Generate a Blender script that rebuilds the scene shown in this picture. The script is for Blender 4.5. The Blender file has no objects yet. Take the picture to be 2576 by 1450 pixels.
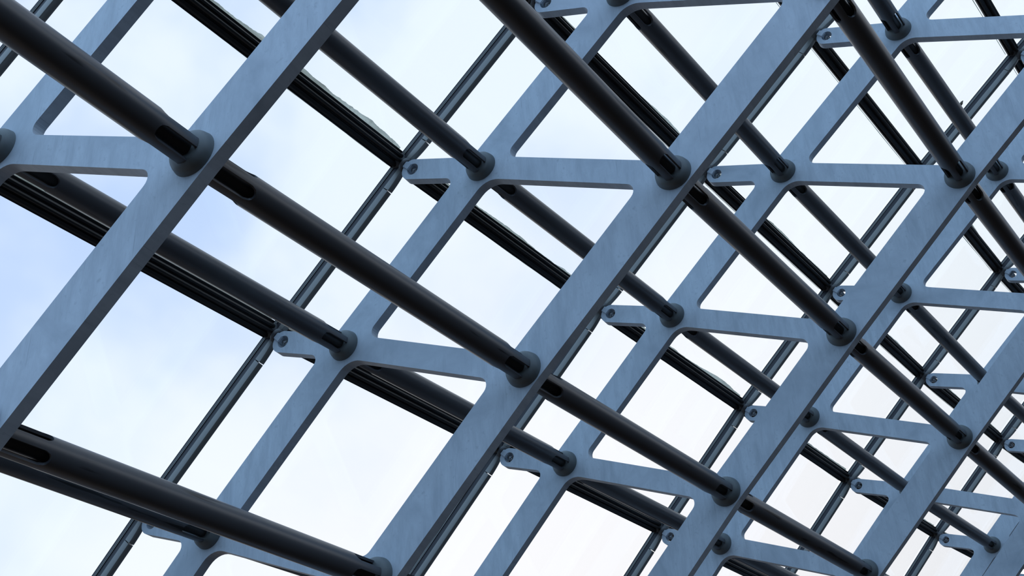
import bpy, bmesh, math, random
from mathutils import Matrix, Vector, noise

# ---------------------------------------------------------------- camera, sky, exposure
SC = 1.6                                        # metres per bay of the lattice
ROT = ((0.5246648, 0.5959027, 0.6079694),       # camera right / up / back, in lattice axes
       (-0.4418248, 0.801051, -0.4038665),
       (-0.7276796, -0.0567215, 0.6835679))
CAM = Vector((-3.158314, -0.103604, 1.851824))
FPX = 3240.933                                  # focal length in pixels of a 2576 wide frame
PITCH = math.radians(50)                        # how far the camera looks up
right, up, back = (Vector(r) for r in ROT)
Zw = (up * math.cos(PITCH) - back * math.sin(PITCH)).normalized()
Xw = (right - Zw * right.dot(Zw)).normalized()
Yw = Zw.cross(Xw)
R3 = Matrix((Xw, Yw, Zw))                       # lattice -> world rotation
W4 = Matrix.Translation((0, 0, 1.6)) @ R3.to_4x4() @ Matrix.Scale(SC, 4) @ Matrix.Translation(-CAM)
WR = Matrix.Translation((0, 0, 1.6)) @ R3.to_4x4() @ Matrix.Translation(-CAM * SC)   # same, lattice already in metres

scene = bpy.context.scene
C = scene.collection
cam_data = bpy.data.cameras.new('camera')
cam_data.sensor_width = 36
cam_data.lens = 36 * FPX / 2576
cam_data.clip_start = 0.05
cam = bpy.data.objects.new('camera', cam_data)
C.objects.link(cam)
cam.matrix_world = Matrix.Translation((0, 0, 1.6)) @ (R3 @ Matrix((right, up, back)).transposed()).to_4x4()
scene.camera = cam
scene.view_settings.view_transform = 'Standard'
scene.view_settings.look = 'None'
scene.view_settings.gamma = 1
scene.view_settings.exposure = 0
scene.view_settings.use_curve_mapping = False

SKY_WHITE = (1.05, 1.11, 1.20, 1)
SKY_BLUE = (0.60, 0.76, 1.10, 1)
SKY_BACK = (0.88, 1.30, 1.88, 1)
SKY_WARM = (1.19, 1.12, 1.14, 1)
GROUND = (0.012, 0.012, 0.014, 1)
GROUND_GLOW = (0.20, 0.165, 0.14, 1)


def make_world():
    w = bpy.data.worlds.new('overcast_sky')
    scene.world = w
    w.use_nodes = True
    nt = w.node_tree
    nt.nodes.clear()
    N = nt.nodes.new
    L = nt.links.new
    tc = N('ShaderNodeTexCoord')

    def dotn(vec):
        d = N('ShaderNodeVectorMath'); d.operation = 'DOT_PRODUCT'
        L(tc.outputs['Generated'], d.inputs[0]); d.inputs[1].default_value = vec
        return d.outputs['Value']

    def ramp(src, a, b):
        m = N('ShaderNodeMapRange'); m.interpolation_type = 'SMOOTHSTEP'
        m.inputs['From Min'].default_value = a; m.inputs['From Max'].default_value = b
        L(src, m.inputs['Value'])
        return m.outputs['Result']

    def mix(f, a, b):
        m = N('ShaderNodeMix'); m.data_type = 'RGBA'
        if isinstance(f, float): m.inputs[0].default_value = f
        else: L(f, m.inputs[0])
        for s, v in ((6, a), (7, b)):
            if isinstance(v, tuple): m.inputs[s].default_value = v
            else: L(v, m.inputs[s])
        return m.outputs[2]

    n1 = N('ShaderNodeTexNoise'); n1.inputs['Scale'].default_value = 5.0
    n1.inputs['Detail'].default_value = 4; n1.inputs['Roughness'].default_value = 0.5
    L(tc.outputs['Generated'], n1.inputs['Vector'])
    cl0 = ramp(n1.outputs['Fac'], 0.36, 0.66)
    cm = N('ShaderNodeMath'); cm.operation = 'MULTIPLY_ADD'; cm.inputs[1].default_value = 0.8; cm.inputs[2].default_value = 0.2
    L(cl0, cm.inputs[0]); cl = cm.outputs[0]
    # upper left of the view is bluer, lower right pinkish white
    up_left = R3 @ (-back * 0.86 + (up - right) * 0.36)
    low_right = R3 @ (-back * 0.86 + (right * 0.25 - up) * 0.40)
    base = mix(ramp(dotn(low_right), 0.78, 0.99), SKY_WHITE, SKY_WARM)
    m = N('ShaderNodeMath'); m.operation = 'MULTIPLY'
    L(cl, m.inputs[0]); L(ramp(dotn(up_left), 0.76, 0.97), m.inputs[1])
    base = mix(m.outputs[0], base, SKY_BLUE)
    # unseen sky behind and to the left, set bright blue to light the plates
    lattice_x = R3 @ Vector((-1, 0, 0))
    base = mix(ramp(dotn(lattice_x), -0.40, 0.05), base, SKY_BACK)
    # unseen warm ground glow added on one side for the arm edges, dark elsewhere
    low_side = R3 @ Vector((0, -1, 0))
    ground = mix(ramp(dotn(low_side), 0.55, 0.95), GROUND, GROUND_GLOW)
    col = mix(ramp(dotn(Vector((0, 0, 1)) + lattice_x * 0.28), 0.02, 0.30), ground, base)  # horizon lowered behind and to the left to light the farther plates
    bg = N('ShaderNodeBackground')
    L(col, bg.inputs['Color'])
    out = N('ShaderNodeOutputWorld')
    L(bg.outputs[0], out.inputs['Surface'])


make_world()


# ---------------------------------------------------------------- materials
def nodes_of(name):
    m = bpy.data.materials.new(name)
    m.use_nodes = True
    nt = m.node_tree
    b = nt.nodes['Principled BSDF']
    return m, nt, b


def steel(name, base, dark, rough, stain=0.6, metal=0.0, spec=0.4, brush=0.12, streak=0.0):
    m, nt, b = nodes_of(name)
    N = nt.nodes.new; L = nt.links.new
    tc = N('ShaderNodeTexCoord')
    oi = N('ShaderNodeObjectInfo')
    off = N('ShaderNodeVectorMath'); off.operation = 'ADD'
    mul = N('ShaderNodeMath'); mul.operation = 'MULTIPLY'; mul.inputs[1].default_value = 37.0
    L(oi.outputs['Random'], mul.inputs[0])
    L(tc.outputs['Object'], off.inputs[0]); L(mul.outputs[0], off.inputs[1])
    n = N('ShaderNodeTexNoise'); n.inputs['Scale'].default_value = 2.6; n.inputs['Detail'].default_value = 7
    n.inputs['Roughness'].default_value = 0.62; n.inputs['Distortion'].default_value = 0.6
    L(off.outputs[0], n.inputs['Vector'])
    ro = N('ShaderNodeMapping'); ro.inputs['Rotation'].default_value = (-0.729, 0, 0)   # rolling direction of the plate
    L(off.outputs[0], ro.inputs['Vector'])
    mp = N('ShaderNodeMapping'); mp.inputs['Scale'].default_value = (1, 80, 1.8)
    L(ro.outputs[0], mp.inputs['Vector'])
    n2 = N('ShaderNodeTexNoise'); n2.inputs['Scale'].default_value = 2.6; n2.inputs['Detail'].default_value = 3
    L(mp.outputs[0], n2.inputs['Vector'])
    mp4 = N('ShaderNodeMapping'); mp4.inputs['Scale'].default_value = (1, 9, 2.0)
    L(ro.outputs[0], mp4.inputs['Vector'])
    n4 = N('ShaderNodeTexNoise'); n4.inputs['Scale'].default_value = 2.2; n4.inputs['Detail'].default_value = 5
    n4.inputs['Roughness'].default_value = 0.7; n4.inputs['Distortion'].default_value = 0.25
    L(mp4.outputs[0], n4.inputs['Vector'])
    r4 = N('ShaderNodeMapRange'); r4.inputs['From Min'].default_value = 0.38; r4.inputs['From Max'].default_value = 0.68
    r4.inputs['To Max'].default_value = stain * 0.6
    L(n4.outputs['Fac'], r4.inputs['Value'])
    n3 = N('ShaderNodeTexNoise'); n3.inputs['Scale'].default_value = 55.0; n3.inputs['Detail'].default_value = 4
    L(off.outputs[0], n3.inputs['Vector'])
    r = N('ShaderNodeMapRange'); r.inputs['From Min'].default_value = 0.48; r.inputs['From Max'].default_value = 0.75
    r.inputs['To Max'].default_value = stain
    L(n.outputs['Fac'], r.inputs['Value'])
    r3 = N('ShaderNodeMapRange'); r3.inputs['From Min'].default_value = 0.54; r3.inputs['From Max'].default_value = 0.78
    r3.inputs['To Max'].default_value = stain * 0.7
    L(n3.outputs['Fac'], r3.inputs['Value'])
    r2 = N('ShaderNodeMapRange'); r2.inputs['From Min'].default_value = 0.67; r2.inputs['From Max'].default_value = 0.72
    r2.inputs['To Max'].default_value = brush * 2
    L(n2.outputs['Fac'], r2.inputs['Value'])
    a1 = N('ShaderNodeMath'); a1.operation = 'MAXIMUM'
    L(r.outputs[0], a1.inputs[0]); L(r2.outputs[0], a1.inputs[1])
    a2 = N('ShaderNodeMath'); a2.operation = 'MAXIMUM'
    a3 = N('ShaderNodeMath'); a3.operation = 'MAXIMUM'
    L(a1.outputs[0], a3.inputs[0]); L(r4.outputs[0], a3.inputs[1])
    L(a3.outputs[0], a2.inputs[0]); L(r3.outputs[0], a2.inputs[1])
    mx = N('ShaderNodeMix'); mx.data_type = 'RGBA'
    L(a2.outputs[0], mx.inputs[0])
    mx.inputs[6].default_value = (*base, 1); mx.inputs[7].default_value = (*dark, 1)
    col = mx.outputs[2]
    if streak:                                  # long dark scuffs along the length
        mps = N('ShaderNodeMapping'); mps.inputs['Scale'].default_value = (1.3, 17, 17)
        L(off.outputs[0], mps.inputs['Vector'])
        ns = N('ShaderNodeTexNoise'); ns.inputs['Scale'].default_value = 1.5; ns.inputs['Detail'].default_value = 3
        L(mps.outputs[0], ns.inputs['Vector'])
        rs = N('ShaderNodeMapRange'); rs.inputs['From Min'].default_value = 0.665; rs.inputs['From Max'].default_value = 0.70
        rs.inputs['To Max'].default_value = streak
        L(ns.outputs['Fac'], rs.inputs['Value'])
        ms = N('ShaderNodeMix'); ms.data_type = 'RGBA'
        L(rs.outputs[0], ms.inputs[0]); L(col, ms.inputs[6]); ms.inputs[7].default_value = (0.008, 0.008, 0.009, 1)
        col = ms.outputs[2]
    L(col, b.inputs['Base Color'])
    b.inputs['Roughness'].default_value = rough
    b.inputs['Metallic'].default_value = metal
    b.inputs['Specular IOR Level'].default_value = spec
    return m


M_FACE = steel('galvanised_plate_steel', (0.52, 0.60, 0.68), (0.26, 0.32, 0.39), 0.55, stain=0.8, brush=0.34)
M_EDGE = steel('flame_cut_plate_edge', (0.105, 0.09, 0.08), (0.04, 0.035, 0.03), 0.6, stain=0.8, brush=0.3)
M_TUBE = steel('dark_tube_paint', (0.075, 0.08, 0.09), (0.05, 0.055, 0.06), 0.34, stain=0.5, spec=0.5, brush=0.05, streak=0.85)
M_COLLAR = steel('weld_collar_steel', (0.13, 0.15, 0.155), (0.06, 0.07, 0.075), 0.5, stain=0.5)
M_ROD = steel('inner_rod_steel', (0.06, 0.06, 0.06), (0.03, 0.03, 0.03), 0.35)
M_ALU = steel('grey_anodised_aluminium', (0.23, 0.235, 0.225), (0.17, 0.17, 0.16), 0.36, stain=0.3, metal=0.15, spec=0.5, brush=0.04)
M_BLACK = steel('black_transom_aluminium', (0.022, 0.021, 0.020), (0.016, 0.014, 0.013), 0.48, stain=0.4, spec=0.3, brush=0.0)
M_SEAL = steel('dark_rubber_gasket', (0.02, 0.02, 0.03), (0.012, 0.012, 0.018), 0.5, stain=0.3, brush=0.0)
M_BOLT = steel('zinc_bolt', (0.22, 0.23, 0.24), (0.1, 0.1, 0.1), 0.4, metal=0.4, brush=0.0)
M_CUP = steel('dark_cast_cup', (0.10, 0.105, 0.11), (0.05, 0.05, 0.05), 0.4, brush=0.0)
M_SILI = steel('weathered_silicone', (0.80, 0.78, 0.70), (0.26, 0.24, 0.20), 0.8, stain=0.9, brush=0.0)


def let_light_through(m, f):                    # thin dirty silicone on the glass glows with the sky behind it
    nt = m.node_tree
    b = nt.nodes['Principled BSDF']
    t = nt.nodes.new('ShaderNodeBsdfTranslucent')
    nt.links.new(b.inputs['Base Color'].links[0].from_socket, t.inputs['Color'])
    x = nt.nodes.new('ShaderNodeMixShader'); x.inputs[0].default_value = f
    nt.links.new(b.outputs[0], x.inputs[1]); nt.links.new(t.outputs[0], x.inputs[2])
    nt.links.new(x.outputs[0], nt.nodes['Material Output'].inputs['Surface'])


let_light_through(M_SILI, 0.85)


def make_glass():
    m, nt, b = nodes_of('clear_roof_glass')
    N = nt.nodes.new; L = nt.links.new
    nt.nodes.remove(b)
    tr = N('ShaderNodeBsdfTransparent'); tr.inputs[0].default_value = (0.965, 0.985, 0.985, 1)
    gl = N('ShaderNodeBsdfGlossy'); gl.inputs['Roughness'].default_value = 0.02
    fr = N('ShaderNodeFresnel')                 # the same reflectance from either side of the pane
    ge = N('ShaderNodeNewGeometry')
    io = N('ShaderNodeMapRange'); io.inputs['To Min'].default_value = 1.45; io.inputs['To Max'].default_value = 1 / 1.45
    L(ge.outputs['Backfacing'], io.inputs['Value']); L(io.outputs[0], fr.inputs[0])
    tc = N('ShaderNodeTexCoord')
    n = N('ShaderNodeTexNoise'); n.inputs['Scale'].default_value = 60; n.inputs['Detail'].default_value = 2
    L(tc.outputs['Object'], n.inputs['Vector'])
    r = N('ShaderNodeMapRange'); r.inputs['From Min'].default_value = 0.86; r.inputs['From Max'].default_value = 0.90
    L(n.outputs['Fac'], r.inputs['Value'])
    mx = N('ShaderNodeMixShader'); L(fr.outputs[0], mx.inputs[0]); L(tr.outputs[0], mx.inputs[1]); L(gl.outputs[0], mx.inputs[2])
    df = N('ShaderNodeBsdfDiffuse'); df.inputs[0].default_value = (0.25, 0.27, 0.3, 1)
    m2 = N('ShaderNodeMixShader'); L(r.outputs[0], m2.inputs[0]); L(mx.outputs[0], m2.inputs[1]); L(df.outputs[0], m2.inputs[2])
    L(m2.outputs[0], nt.nodes['Material Output'].inputs['Surface'])
    return m


M_GLASS = make_glass()

# ---------------------------------------------------------------- lattice geometry (unit = one bay)
PI_ = {'I': {0: (-0.54851, 0.0224), 1: (0.0, 0.0), 2: (0.55026, 0.0), 3: (1.10702, 0.01168)},
       'O': {0: (-0.76637, -0.47485), 1: (-0.21318, -0.50248), 2: (0.34346, -0.50718), 3: (0.90386, -0.49232), 4: (1.46743, -0.45784)},
       'T': {0: (-0.85969, -0.66242), 1: (-0.30513, -0.69182), 2: (0.24776, -0.70704), 3: (0.80542, -0.69658), 4: (1.37093, -0.67038)}}
POLY = {'I': ((0.00206, 0.5455, -0.54828), (0.00852, -0.02877, 0.02186)),
        'O': ((0.00175, 0.55146, -0.76639), (0.01027, -0.03667, -0.47523)),
        'T': ((0.00191, 0.54956, -0.85869), (0.00978, -0.04118, -0.66196))}
ROWS = range(-2, 7)


def node(kind, r):
    if r in PI_[kind]:
        y, z = PI_[kind][r]
    else:
        a, b = POLY[kind]
        y = a[0] * r * r + a[1] * r + a[2]; z = b[0] * r * r + b[1] * r + b[2]
    return Vector((y, z)) * SC


def rodr(v):
    v = Vector(v); t = v.length
    return Matrix.Rotation(t, 3, v / t) if t > 1e-9 else Matrix.Identity(3)


WV = Vector((-0.0029253, -0.0125158, 0.0179764))
TV = Vector((1, 0.069191, 0.005656))
DX = {0: (0.00414, -0.01691, -0.00102), 1: (-0.00154, -0.01146, 0.00164), 3: (0.00272, 0.00617, 0.00431),
      4: (-0.00063, -0.00319, -0.00184), 5: (0.00056, -0.00755, 0.00016)}       # how far each frame sits off the even spacing
FRAME = {}
_c = {2: Vector((0, 0, 0))}
for k in range(2, 8):
    _c[k + 1] = _c[k] + rodr(WV * (k - 1.5)) @ TV
for k in range(2, -2, -1):
    _c[k - 1] = _c[k] - rodr(WV * (k - 2.5)) @ TV
for k in _c:
    R = rodr(WV * (k - 2))
    FRAME[k] = Matrix.Translation((_c[k] + R @ Vector(DX.get(k, (0, 0, 0)))) * SC) @ R.to_4x4()

TH = 0.026 * SC                                 # plate thickness


def pt(k, kind, r, x=0.0, dz=0.0, dy=0.0):       # lattice point in metres
    y, z = node(kind, r)
    return FRAME[k] @ Vector((x, y + dy, z + dz))


def project(P):                                 # lattice metres -> photograph pixels
    q = P / SC - CAM
    d = -q.dot(back)
    if d < 0.05: return (1e6, 1e6)
    return (1288 + FPX * q.dot(right) / d, 725 - FPX * q.dot(up) / d)


def seen(P, Q, pad=40, n=24):                   # does the segment P-Q cross the frame
    c = 0
    for i in range(n + 1):
        x, y = project(P.lerp(Q, i / n))
        if -pad < x < 2576 + pad and -pad < y < 1450 + pad: c += 1
    return c


# ---------------------------------------------------------------- object helpers
def link(name, me, mats, M=None, parent=None, smooth=None):
    if me.users == 0 or not me.materials:
        me.materials.clear()
        for m in mats: me.materials.append(m)
        if smooth is not None:
            for p in me.polygons: p.use_smooth = True
            me.set_sharp_from_angle(angle=math.radians(smooth))
    o = bpy.data.objects.new(name, me)
    C.objects.link(o)
    if parent is not None:
        o.parent = parent
        if M is not None: o.matrix_local = M
    elif M is not None:
        o.matrix_world = WR @ M
    return o


def empty(name, M):
    o = bpy.data.objects.new(name, None)
    o.empty_display_size = 0.05
    C.objects.link(o)
    o.matrix_world = WR @ M
    return o


def tag(o, label, cat, group=None):
    o['label'] = label; o['category'] = cat
    if group: o['group'] = group


def from_bm(name, bm):
    bmesh.ops.recalc_face_normals(bm, faces=bm.faces)
    me = bpy.data.meshes.new(name)
    bm.to_mesh(me); bm.free()
    return me


def lathe(bm, prof, n=28, axis='x', ctr=(0, 0, 0), cap=True):
    rings = []
    for a, r in prof:
        ring = []
        for i in range(n):
            t = 2 * math.pi * i / n
            v = (a, r * math.cos(t), r * math.sin(t)) if axis == 'x' else (r * math.cos(t), r * math.sin(t), a)
            ring.append(bm.verts.new(Vector(v) + Vector(ctr)))
        rings.append(ring)
    for A, B in zip(rings, rings[1:]):
        for i in range(n):
            bm.faces.new((A[i], A[(i + 1) % n], B[(i + 1) % n], B[i]))
    if cap:
        bm.faces.new(rings[0]); bm.faces.new(rings[-1][::-1])


def box(bm, lo, hi, M=None):
    vs = []
    for x in (lo[0], hi[0]):
        for y in (lo[1], hi[1]):
            for z in (lo[2], hi[2]):
                v = Vector((x, y, z))
                vs.append(bm.verts.new(M @ v if M else v))
    for f in ((0, 1, 3, 2), (4, 6, 7, 5), (0, 4, 5, 1), (2, 3, 7, 6), (0, 2, 6, 4), (1, 5, 7, 3)):
        bm.faces.new([vs[i] for i in f])


def loft(bm, sections):                         # closed rings -> skin with caps
    rings = [[bm.verts.new(p) for p in s] for s in sections]
    n = len(rings[0])
    for A, B in zip(rings, rings[1:]):
        for i in range(n):
            bm.faces.new((A[i], A[(i + 1) % n], B[(i + 1) % n], B[i]))
    bm.faces.new(rings[0][::-1]); bm.faces.new(rings[-1])


def fillet(pts, n=7):                           # [(vec2, radius)] closed -> rounded polygon
    out = []
    N = len(pts)
    for i in range(N):
        p, r = pts[i]
        if r <= 0:
            out.append(p.copy()); continue
        a = (pts[i - 1][0] - p).normalized(); b = (pts[(i + 1) % N][0] - p).normalized()
        ang = a.angle(b)
        d = r / math.tan(ang / 2)
        bis = (a + b).normalized()
        c = p + bis * (r / math.sin(ang / 2))
        s = p + a * d - c; e = p + b * d - c
        tot = s.angle(e); sg = 1 if s.x * e.y - s.y * e.x > 0 else -1
        t0 = math.atan2(s.y, s.x)
        for j in range(n + 1):
            t = t0 + sg * tot * j / n
            out.append(c + Vector((math.cos(t), math.sin(t))) * r)
    return out


def meet(p, d, q, e):                           # intersection of two lines in 2D
    den = d.x * e.y - d.y * e.x
    w = q - p
    return p + d * ((w.x * e.y - w.y * e.x) / den)


# ---------------------------------------------------------------- the flat steel ladder frames
S = SC
H_ARM, H_LUG = 0.0318 * S, 0.0300 * S
I_OUT, I_IN = 0.0571 * S, 0.0468 * S
O_OUT, O_IN = 0.0488 * S, 0.0402 * S


def side(v):
    return Vector((-v.y, v.x))


def build_plate_mesh():
    rows = list(ROWS)
    I = {r: node('I', r) for r in rows}; O = {r: node('O', r) for r in rows}; T = {r: node('T', r) for r in rows}

    def chord(P, r, off):                       # line through nodes r, r+1 shifted by off along +z
        d = (P[r + 1] - P[r]).normalized()
        return P[r] + Vector((-d.y, d.x)) * off, d
    splines = []
    # outer boundary: inner chord edge, then back along the outer chord with a lug at every node
    outer = []
    for r in rows:
        outer.append((I[r] + Vector((0, I_IN)), 0))
    for r in reversed(rows):
        o, t = O[r], T[r]
        d = (t - o).normalized(); n = Vector((d.y, -d.x))   # n points to +y for an outward lug
        if n.x < 0: n = -n
        if r < rows[-1]: pu, du = chord(O, r, -O_OUT)
        else: pu, du = O[r] + Vector((0, -O_OUT)), Vector((1, 0))
        if r > rows[0]: pd, dd = chord(O, r - 1, -O_OUT)
        else: pd, dd = O[r] + Vector((0, -O_OUT)), Vector((1, 0))
        outer.append((meet(o + n * H_LUG, d, pu, du), 0.020 * S))
        tip = t + d * 0.033 * S
        outer.append((tip + n * H_LUG, 0.0285 * S))
        outer.append((tip - n * H_LUG, 0.0285 * S))
        outer.append((meet(o - n * H_LUG, d, pd, dd), 0.020 * S))
    splines.append(fillet(outer))
    for r in rows[:-1]:                         # the windows between arms
        pi, di = chord(I, r, -I_OUT); po, do = chord(O, r, O_IN)
        a = (I[r] - O[r]).normalized(); na = Vector((a.y, -a.x)); na = na if na.x > 0 else -na
        b = (I[r + 1] - O[r + 1]).normalized(); nb = Vector((b.y, -b.x)); nb = nb if nb.x > 0 else -nb
        la, lb = O[r] + na * H_ARM, O[r + 1] - nb * H_ARM
        splines.append(fillet([(meet(la, a, pi, di), 0.030 * S), (meet(lb, b, pi, di), 0.024 * S),
                               (meet(lb, b, po, do), 0.055 * S), (meet(la, a, po, do), 0.022 * S)]))
    for r in rows:                              # lug holes
        splines.append([T[r] + Vector((math.cos(t), math.sin(t))) * 0.0168 * S for t in [2 * math.pi * i / 24 for i in range(24)]])
    cu = bpy.data.curves.new('plate_outline', 'CURVE')
    cu.dimensions = '2D'; cu.fill_mode = 'BOTH'
    cu.extrude = TH / 2
    for sp in splines:
        s = cu.splines.new('POLY')
        s.points.add(len(sp) - 1)
        for i, p in enumerate(sp): s.points[i].co = (p.x, p.y, 0, 1)
        s.use_cyclic_u = True
    tmp = bpy.data.objects.new('plate_outline', cu)
    C.objects.link(tmp)
    dg = bpy.context.evaluated_depsgraph_get()
    me = bpy.data.meshes.new_from_object(tmp.evaluated_get(dg))
    bpy.data.objects.remove(tmp); bpy.data.curves.remove(cu)
    # curve plane (u,v,w) -> frame axes (x = w, y = u, z = v)
    me.transform(Matrix(((0, 0, 1, TH / 2), (1, 0, 0, 0), (0, 1, 0, 0), (0, 0, 0, 1))))
    bm = bmesh.new(); bm.from_mesh(me)
    bmesh.ops.remove_doubles(bm, verts=bm.verts, dist=1e-5)
    bmesh.ops.recalc_face_normals(bm, faces=bm.faces)
    # small chamfer along the cut outline
    ed = [e for e in bm.edges if len(e.link_faces) == 2 and e.calc_face_angle(0) > 1.2]
    bmesh.ops.bevel(bm, geom=ed, offset=0.0016, offset_type='OFFSET', segments=1, affect='EDGES', profile=0.5, clamp_overlap=True)
    bm.to_mesh(me); bm.free()
    me.name = 'ladder_plate'
    me.materials.clear(); me.materials.append(M_FACE); me.materials.append(M_EDGE)
    for p in me.polygons:
        p.material_index = 0 if abs(p.normal.x) > 0.5 else 1
        p.use_smooth = False
    return me


ME_PLATE = build_plate_mesh()


def collar_mesh(r):
    bm = bmesh.new()
    r *= S
    lathe(bm, [(0, r * 1.03), (-0.003 * S, r * 1.01), (-0.008 * S, r * 0.985), (-0.013 * S, r * 0.94), (-0.0175 * S, r * 0.86), (-0.0205 * S, r * 0.75), (-0.022 * S, r * 0.6), (-0.0225 * S, r * 0.25)], 36)
    return from_bm('collar', bm)


ME_COL = {'I': collar_mesh(0.042), 'O': collar_mesh(0.0393)}
ORD = ['first', 'second', 'third', 'fourth', 'fifth', 'sixth', 'seventh', 'eighth', 'ninth']
PLATES = range(-1, 7)
FN = {k: ORD[k] for k in range(0, 7)}           # the photo's frames, counted from the left
PLATE_LABEL = {
    -1: 'blue-grey steel ladder frame standing just outside the left edge of the view',
    0: 'blue-grey steel ladder frame crossing the top left corner, broadest and nearest in view',
    1: 'blue-grey steel ladder frame through the middle, from top right of centre to bottom left',
    2: 'blue-grey steel ladder frame, third from the left, crossing right of centre',
    3: 'blue-grey steel ladder frame, fourth from the left, ending at the lower right',
    4: 'blue-grey steel ladder frame, fifth from left, mostly hidden behind the fourth frame',
    5: 'blue-grey steel ladder frame, sixth from left, showing only at the lower right corner',
    6: 'blue-grey steel ladder frame farthest right, at the edge of the lower right corner'}
for k in PLATES:
    root = empty('ladder_frame', FRAME[k])
    tag(root, PLATE_LABEL[k], 'steel frame', 'flat steel ladder frames')
    link('frame_plate', ME_PLATE, [M_FACE, M_EDGE], parent=root)
    for kind in 'IO':
        for r in ROWS:
            P = pt(k, kind, r)
            if not seen(P, P, 260, 1): continue
            y, z = node(kind, r)
            link('collar', ME_COL[kind], [M_COLLAR], Matrix.Translation((0, y, z)), root, 30)

# ---------------------------------------------------------------- slotted round tubes
def tube_mesh(L, r):
    w = 0.0145 * S; a = w / r; Ls = 0.100 * S; Lm = Ls + 0.02 * S
    cols = []
    for q in range(4):
        c = q * math.pi / 2 + math.pi / 2       # slots at +z, -y and +y; the outer side (-z) stays closed
        for i in range(9):
            t = -a + 2 * a * i / 8
            s = t * r
            if q == 2: cols.append((c + t, Ls - w, True, 'finger'))
            else: cols.append((c + t, Ls - w + math.sqrt(max(0, w * w - s * s)), i in (0, 8), 'slot'))
        for i in range(1, 5):
            cols.append((c + a + (math.pi / 2 - 2 * a) * i / 5, Ls - w, True, 'finger'))
    n = len(cols)
    bm = bmesh.new()
    V = {}

    def v(i, x, key):
        i %= n
        if (i, key) not in V:
            t = cols[i][0]
            V[(i, key)] = bm.verts.new((x, r * math.cos(t), r * math.sin(t)))
        return V[(i, key)]
    for i in range(n):
        j = (i + 1) % n
        di, dj = cols[i][1], cols[j][1]
        bm.faces.new((v(i, Lm, 'm0'), v(j, Lm, 'm0'), v(j, L - Lm, 'm1'), v(i, L - Lm, 'm1')))
        for tag_, f in (('a', lambda x: x), ('b', lambda x: L - x)):
            bm.faces.new((v(i, f(di), tag_ + 'd'), v(j, f(dj), tag_ + 'd'), v(j, f(Lm), 'm0' if tag_ == 'a' else 'm1'), v(i, f(Lm), 'm0' if tag_ == 'a' else 'm1')))
            if not (cols[i][3] == 'slot' and cols[j][3] == 'slot'):
                bm.faces.new((v(i, f(0), tag_ + '0'), v(j, f(0), tag_ + '0'), v(j, f(dj), tag_ + 'd'), v(i, f(di), tag_ + 'd')))
    bmesh.ops.recalc_face_normals(bm, faces=bm.faces)
    inner = bmesh.ops.solidify(bm, geom=bm.faces[:], thickness=0.0055 * S)
    return from_bm('tube_wall', bm)


TUBE = {}
RAD = {'I': 0.0300, 'O': 0.0277}


def rod_mesh(L):
    bm = bmesh.new()
    lathe(bm, [(0, 0.0165 * S), (L, 0.0165 * S)], 14)
    return from_bm('inner_rod', bm)


def basis(P, Q, zref):
    x = (Q - P).normalized()
    y = zref.cross(x).normalized()
    z = x.cross(y)
    M = Matrix((x, y, z)).transposed().to_4x4()
    M.translation = P
    return M, (Q - P).length


def between(k):                                 # "between first and second frames"
    if k < 0: return 'left of the first frame'
    return 'between %s and %s frames' % (FN[k], FN[k + 1]) if k + 1 in FN else 'right of the %s frame' % FN[k]


def rank(i, n):
    if i < 0: return 'hidden from view'
    if n == 1: return 'the only one there'
    if i == 0: return 'lowest of them'
    if i == n - 1: return 'highest of them'
    return '%s from the bottom' % ORD[i]


KEY = {}
HIDDEN = {('connector', 1, 0), ('connector', 3, 4), ('pane', 1, 4), ('pane', 3, 5), ('bar', 1, 3), ('tubeO', 0, 3),
          ('tubeO', 5, 2), ('transom', 0, 0), ('transom', 0, 3), ('transom', 1, 0)}                                  # members the photograph's own camera cannot see


def seen_list(items, what, k):                  # items: (row, amount seen)
    rows = sorted(r for r, c in items if c > 0 and (what, k, r) not in HIDDEN)
    out = {r: (i, len(rows)) for i, r in enumerate(rows)}
    for r, c in items:
        if c > 0 and (what, k, r) in HIDDEN: out[r] = (-1, 0)
    return out


for kind, layer, desc in (('I', 'near', 'thick dark near-layer tube'), ('O', 'far', 'slim dark far-layer tube')):
    for k in range(-1, 6):
        cand = []
        for r in ROWS:
            P = pt(k, kind, r, TH); Q = pt(k + 1, kind, r)
            cand.append((r, seen(P, Q, 20), seen(P, Q, 300)))
        vis = seen_list([(r, c) for r, c, _ in cand], 'tube' + kind, k)
        for r, c, c2 in cand:
            if not c: continue
            P = pt(k, kind, r, TH); Q = pt(k + 1, kind, r)
            M, L = basis(P, Q, FRAME[k].to_3x3() @ Vector((0, 0, 1)))
            key = (kind, round(L, 3))
            if key not in TUBE: TUBE[key] = (tube_mesh(L, RAD[kind] * S), rod_mesh(L))
            o = empty('steel_tube', M)
            link('tube_wall', TUBE[key][0], [M_TUBE], parent=o, smooth=35)
            link('inner_rod', TUBE[key][1], [M_ROD], parent=o, smooth=35)
            KEY[o.name] = ('tube' + kind, k, r)
            tag(o, '%s %s, %s' % (desc, between(k), rank(*vis[r])), 'tube', '%s layer of round tubes' % layer)

# ---------------------------------------------------------------- glazing bars, transoms, connectors, panes
XB = TH / 2                                     # bars run in the plane of the frames
D_BOT, D_FL, D_GL = 0.031 * S, 0.052 * S, 0.080 * S     # depths below the lug hole: bar bottom, flange, glass


def gpt(k, r, d=0.0, x=XB):
    return pt(k, 'T', r, x, -d)


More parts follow.
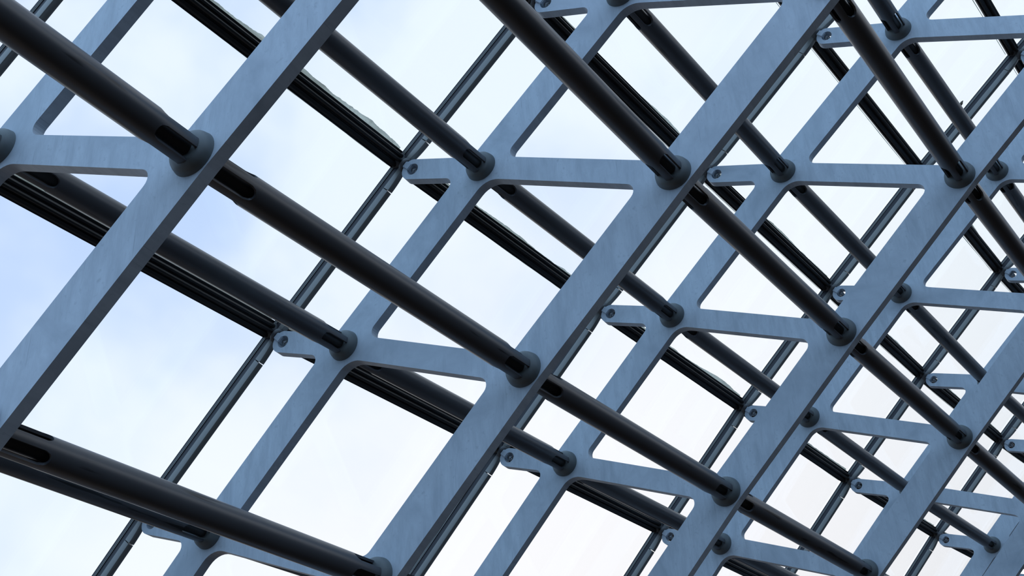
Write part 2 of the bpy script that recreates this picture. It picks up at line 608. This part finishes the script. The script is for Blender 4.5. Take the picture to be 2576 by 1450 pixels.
def bar_section(u, depth, hw):                  # ring around the bar at station u; z=0 underside of the recess, +z inwards
    rd = min(0.0045 * S, depth * 0.45)
    pts = [(-hw, 0), (-hw, depth - rd)]
    for i in range(1, 8):                       # bull nose
        t = i / 8 * math.pi
        pts.append((-hw * math.cos(t), depth - rd + rd * math.sin(t) ** 0.6))
    pts += [(hw, depth - rd), (hw, 0)]
    return [Vector((u, x, z)) for x, z in pts]


def bar_depth(u, L):
    e = CUT
    d = min(u, L - u)
    f = 1.0 if d >= e else 0.10 + 0.90 * math.sqrt(max(0, 1 - ((e - d) / e) ** 2.0))
    return (D_FL - D_BOT) * f


BAR = {}
CUT = 0.082 * S                                 # where the end pieces are cut off the bar


def bar_meshes(L):
    hw = 0.0090 * S
    g = 0.0012 * S; cut = CUT
    out = []
    for u0, u1, n in ((0.012 * S, cut - g, 14), (cut + g, L - cut - g, 6), (L - cut + g, L - 0.012 * S, 14)):
        bm = bmesh.new()
        loft(bm, [bar_section(u0 + (u1 - u0) * i / n, bar_depth(u0 + (u1 - u0) * i / n, L), hw) for i in range(n + 1)])
        out.append(from_bm('bar_piece', bm))
    bm = bmesh.new()
    box(bm, (0, -0.0078 * S, -0.0200 * S), (L, 0.0078 * S, -0.0175 * S))
    box(bm, (0, -0.0086 * S, -0.0238 * S), (L, 0.0086 * S, -0.0208 * S))
    box(bm, (0, -0.0060 * S, -0.0215 * S), (L, 0.0060 * S, -0.0190 * S))
    out.append(from_bm('flange', bm))
    bm = bmesh.new()
    box(bm, (0, -0.0058 * S, -0.0180 * S), (L, 0.0058 * S, 0.0005 * S))
    box(bm, (0, -0.0092 * S, -0.0278 * S), (L, 0.0092 * S, -0.0238 * S))
    out.append(from_bm('gasket', bm))
    return out


ZK = lambda k: FRAME[k].to_3x3() @ Vector((0, 0, 1))
for k in range(-1, 6):
    cand = [(r, seen(gpt(k, r), gpt(k, r + 1), 20)) for r in list(ROWS)[:-1]]
    vis = seen_list(cand, 'bar', k)
    for r, c in cand:
        if not c: continue
        P, Q = gpt(k, r, D_FL), gpt(k, r + 1, D_FL)
        M, L = basis(P, Q, ZK(k))
        key = round(L, 3)
        if key not in BAR: BAR[key] = bar_meshes(L)
        ms = BAR[key]
        o = empty('glazing_bar', M)
        link('bar_fin', ms[1], [M_ALU], parent=o, smooth=30)
        link('end_piece', ms[0], [M_ALU], parent=o, smooth=30)
        link('end_piece', ms[2], [M_ALU], parent=o, smooth=30)
        link('flange', ms[3], [M_ALU], parent=o)
        link('gasket', ms[4], [M_SEAL], parent=o)
        where = 'behind the %s frame' % FN[k] if k >= 0 else 'left of the first frame'
        KEY[o.name] = ('bar', k, r)
        tag(o, 'slim grey glazing bar segment %s, %s' % (where, rank(*vis[r])), 'glazing bar', 'glazing bars behind the frames')

# transoms -------------------------------------------------------
TPROF = [(-0.026, -0.011), (-0.026, -0.004), (-0.021, -0.004), (-0.021, 0.004), (-0.017, 0.007), (-0.0095, 0.007),
         (-0.0075, 0.002), (-0.0045, 0.002), (-0.003, 0.015), (-0.001, 0.018), (0.0035, 0.018), (0.006, 0.014), (0.007, 0.004),
         (0.010, 0.004), (0.0115, 0.009), (0.017, 0.009), (0.0195, 0.005), (0.0195, -0.004), (0.026, -0.004), (0.026, -0.011)]
TRANS = {}


def transom_mesh(L):
    bm = bmesh.new()
    loft(bm, [[Vector((u, y * S, z * S)) for y, z in TPROF] for u in (0, L)])
    return from_bm('transom_profile', bm)


def bead_mesh(L, seed, sgn, wid):
    rnd = random.Random(seed)
    bm = bmesh.new()
    n = 150
    ph = rnd.uniform(0, 100)
    secs = []
    for i in range(n + 1):
        u = L * i / n
        a = noise.noise((u * 2.2 + ph, 0, 0)); b = noise.noise((u * 14 + ph, 5, 0)); c = noise.noise((u * 55 + ph, 9, 0))
        w = max(0.0006, wid * (0.62 + 1.1 * a + 0.22 * b + 0.12 * c)) * S
        y0 = sgn * 0.0245 * S; y1 = sgn * (0.0245 * S + w)
        z0, z1 = -0.0225 * S, -0.0206 * S
        secs.append([Vector((u, y0, z0)), Vector((u, y1, z0)), Vector((u, y1 - sgn * 0.001, z1)), Vector((u, y0, z1))])
    loft(bm, secs)
    return from_bm('silicone_bead', bm)


for k in range(-1, 6):
    cand = [(r, seen(gpt(k, r), gpt(k + 1, r), 20)) for r in ROWS]
    vis = seen_list(cand, 'transom', k)
    for r, c in cand:
        if not c: continue
        P, Q = gpt(k, r, D_GL - 0.012 * S, TH / 2 + 0.013 * S), gpt(k + 1, r, D_GL - 0.012 * S, TH / 2 - 0.013 * S)
        M, L = basis(P, Q, ZK(k))
        key = round(L, 3)
        if key not in TRANS: TRANS[key] = transom_mesh(L)
        o = empty('transom_bar', M)
        link('transom_profile', TRANS[key], [M_BLACK], parent=o)
        link('silicone_bead', bead_mesh(L, k * 31 + r, 1, 0.016 if k < 1 else 0.0115), [M_SILI], parent=o)
        link('silicone_bead', bead_mesh(L, k * 17 + r + 500, -1, 0.0022), [M_SILI], parent=o)
        KEY[o.name] = ('transom', k, r)
        tag(o, 'black ribbed transom bar with weathered edge %s, %s' % (between(k), rank(*vis[r])), 'transom', 'black transoms along the glass joints')

# bolted connectors ----------------------------------------------
def connector_meshes():
    out = {}
    bm = bmesh.new()                            # square tongue from the node to the hole; z = towards inside, origin = hole centre
    box(bm, (-0.0165 * S, -0.0098 * S, -0.036 * S), (0.0165 * S, 0.0098 * S, -0.0110 * S))
    bmesh.ops.bevel(bm, geom=bm.edges[:], offset=0.002 * S, segments=2, affect='EDGES')
    out['tongue'] = from_bm('tongue', bm)
    bm = bmesh.new()                            # hexagon nut inside the hole with bolt end
    lathe(bm, [(-0.0125 * S, 0.0060 * S), (-0.0060 * S, 0.0060 * S), (-0.0055 * S, 0.0085 * S), (0.0015 * S, 0.0085 * S), (0.0025 * S, 0.0070 * S)], 6, 'z')
    lathe(bm, [(0.0015 * S, 0.0055 * S), (0.0060 * S, 0.0055 * S), (0.0070 * S, 0.0045 * S)], 14, 'z')
    out['nut'] = from_bm('nut', bm)
    bm = bmesh.new()
    lathe(bm, [(-0.078 * S, 0.024 * S), (-0.068 * S, 0.024 * S), (-0.062 * S, 0.020 * S), (-0.056 * S, 0.015 * S), (-0.050 * S, 0.017 * S),
               (-0.045 * S, 0.0215 * S), (-0.038 * S, 0.0215 * S), (-0.035 * S, 0.019 * S), (-0.035 * S, 0.010 * S)], 28, 'z')
    out['cup'] = from_bm('cup', bm)
    return out


CM = connector_meshes()
for k in range(-1, 6):
    cand = [(r, seen(gpt(k, r), gpt(k, r), 25, 1)) for r in ROWS]
    vis = seen_list(cand, 'connector', k)
    for r, c in cand:
        if not c: continue
        y, z = node('T', r)
        o = empty('bolted_connector', FRAME[k] @ Matrix.Translation((TH / 2, y, z)))
        link('cup', CM['cup'], [M_CUP], parent=o, smooth=40)
        link('tongue', CM['tongue'], [M_FACE], parent=o, smooth=40)
        link('nut', CM['nut'], [M_BOLT], parent=o, smooth=35)
        where = 'lug tip of the %s frame' % FN[k] if k >= 0 else 'lug tip left of the first frame'
        KEY[o.name] = ('connector', k, r)
        tag(o, 'small bolted connector at the %s, %s' % (where, rank(*vis[r])), 'connector', 'bolted connectors at the lug tips')

# glass panes ----------------------------------------------------
def pane_mesh(c4):
    bm = bmesh.new()
    t = 0.008 * S
    nrm = -(c4[1] - c4[0]).cross(c4[3] - c4[0]).normalized()
    A = [bm.verts.new(p) for p in c4]; B = [bm.verts.new(p + nrm * t) for p in c4]
    bm.faces.new(A[::-1]); bm.faces.new(B)
    for i in range(4):
        bm.faces.new((A[i], A[(i + 1) % 4], B[(i + 1) % 4], B[i]))
    return from_bm('glass_pane', bm)


for k in range(-1, 6):
    cand = []
    for r in list(ROWS)[:-1]:
        q = [gpt(k, r, D_GL), gpt(k + 1, r, D_GL), gpt(k + 1, r + 1, D_GL), gpt(k, r + 1, D_GL)]
        m1, m2 = q[0].lerp(q[3], .5), q[1].lerp(q[2], .5)
        cand.append((r, seen(m1, m2, 0) + seen(q[0], q[1], 0) + seen(q[3], q[2], 0) + seen(q[0], q[3], 0) + seen(q[1], q[2], 0)))
    vis = seen_list(cand, 'pane', k)
    for r, c in cand:
        if not c: continue
        q = [gpt(k, r, D_GL), gpt(k + 1, r, D_GL), gpt(k + 1, r + 1, D_GL), gpt(k, r + 1, D_GL)]
        ctr = (q[0] + q[1] + q[2] + q[3]) / 4
        ix, iy = 0.006 * S, 0.006 * S
        ex = (q[1] - q[0]).normalized() * ix; ey = (q[3] - q[0]).normalized() * iy
        cc = [q[0] + ex + ey - ctr, q[1] - ex + ey - ctr, q[2] - ex - ey - ctr, q[3] + ex - ey - ctr]
        o = link('glass_pane', pane_mesh(cc), [M_GLASS], Matrix.Translation(ctr))
        KEY[o.name] = ('pane', k, r)
        tag(o, 'clear glass pane %s, %s' % (between(k), rank(*vis[r])), 'glass pane', 'panes of the glass roof')

# a dry leaf caught on the outside of the glass beside a bar ------
bm = bmesh.new()
bmesh.ops.create_icosphere(bm, subdivisions=3, radius=1)
for v in bm.verts:
    n = 1 + 0.28 * noise.noise(v.co * 2.1) + 0.12 * noise.noise(v.co * 6)
    v.co = Vector((v.co.x * 0.030 * n * (1 - 0.35 * v.co.x), v.co.y * 0.0085 * n + 0.004 * v.co.x ** 2, v.co.z * 0.004 * n)) * S
a, b = gpt(3, 4, D_GL), gpt(3, 5, D_GL)
M, L = basis(a, b, ZK(3))
leaf = link('dry_leaf', from_bm('dry_leaf', bm), [steel('dry_leaf_brown', (0.20, 0.17, 0.13), (0.08, 0.07, 0.05), 0.8)],
            M @ Matrix.Translation((L * 0.50, 0.019 * S, -0.0155 * S)), smooth=60)
tag(leaf, 'small dry brown leaf caught beside a glazing bar near the top right corner', 'leaf')
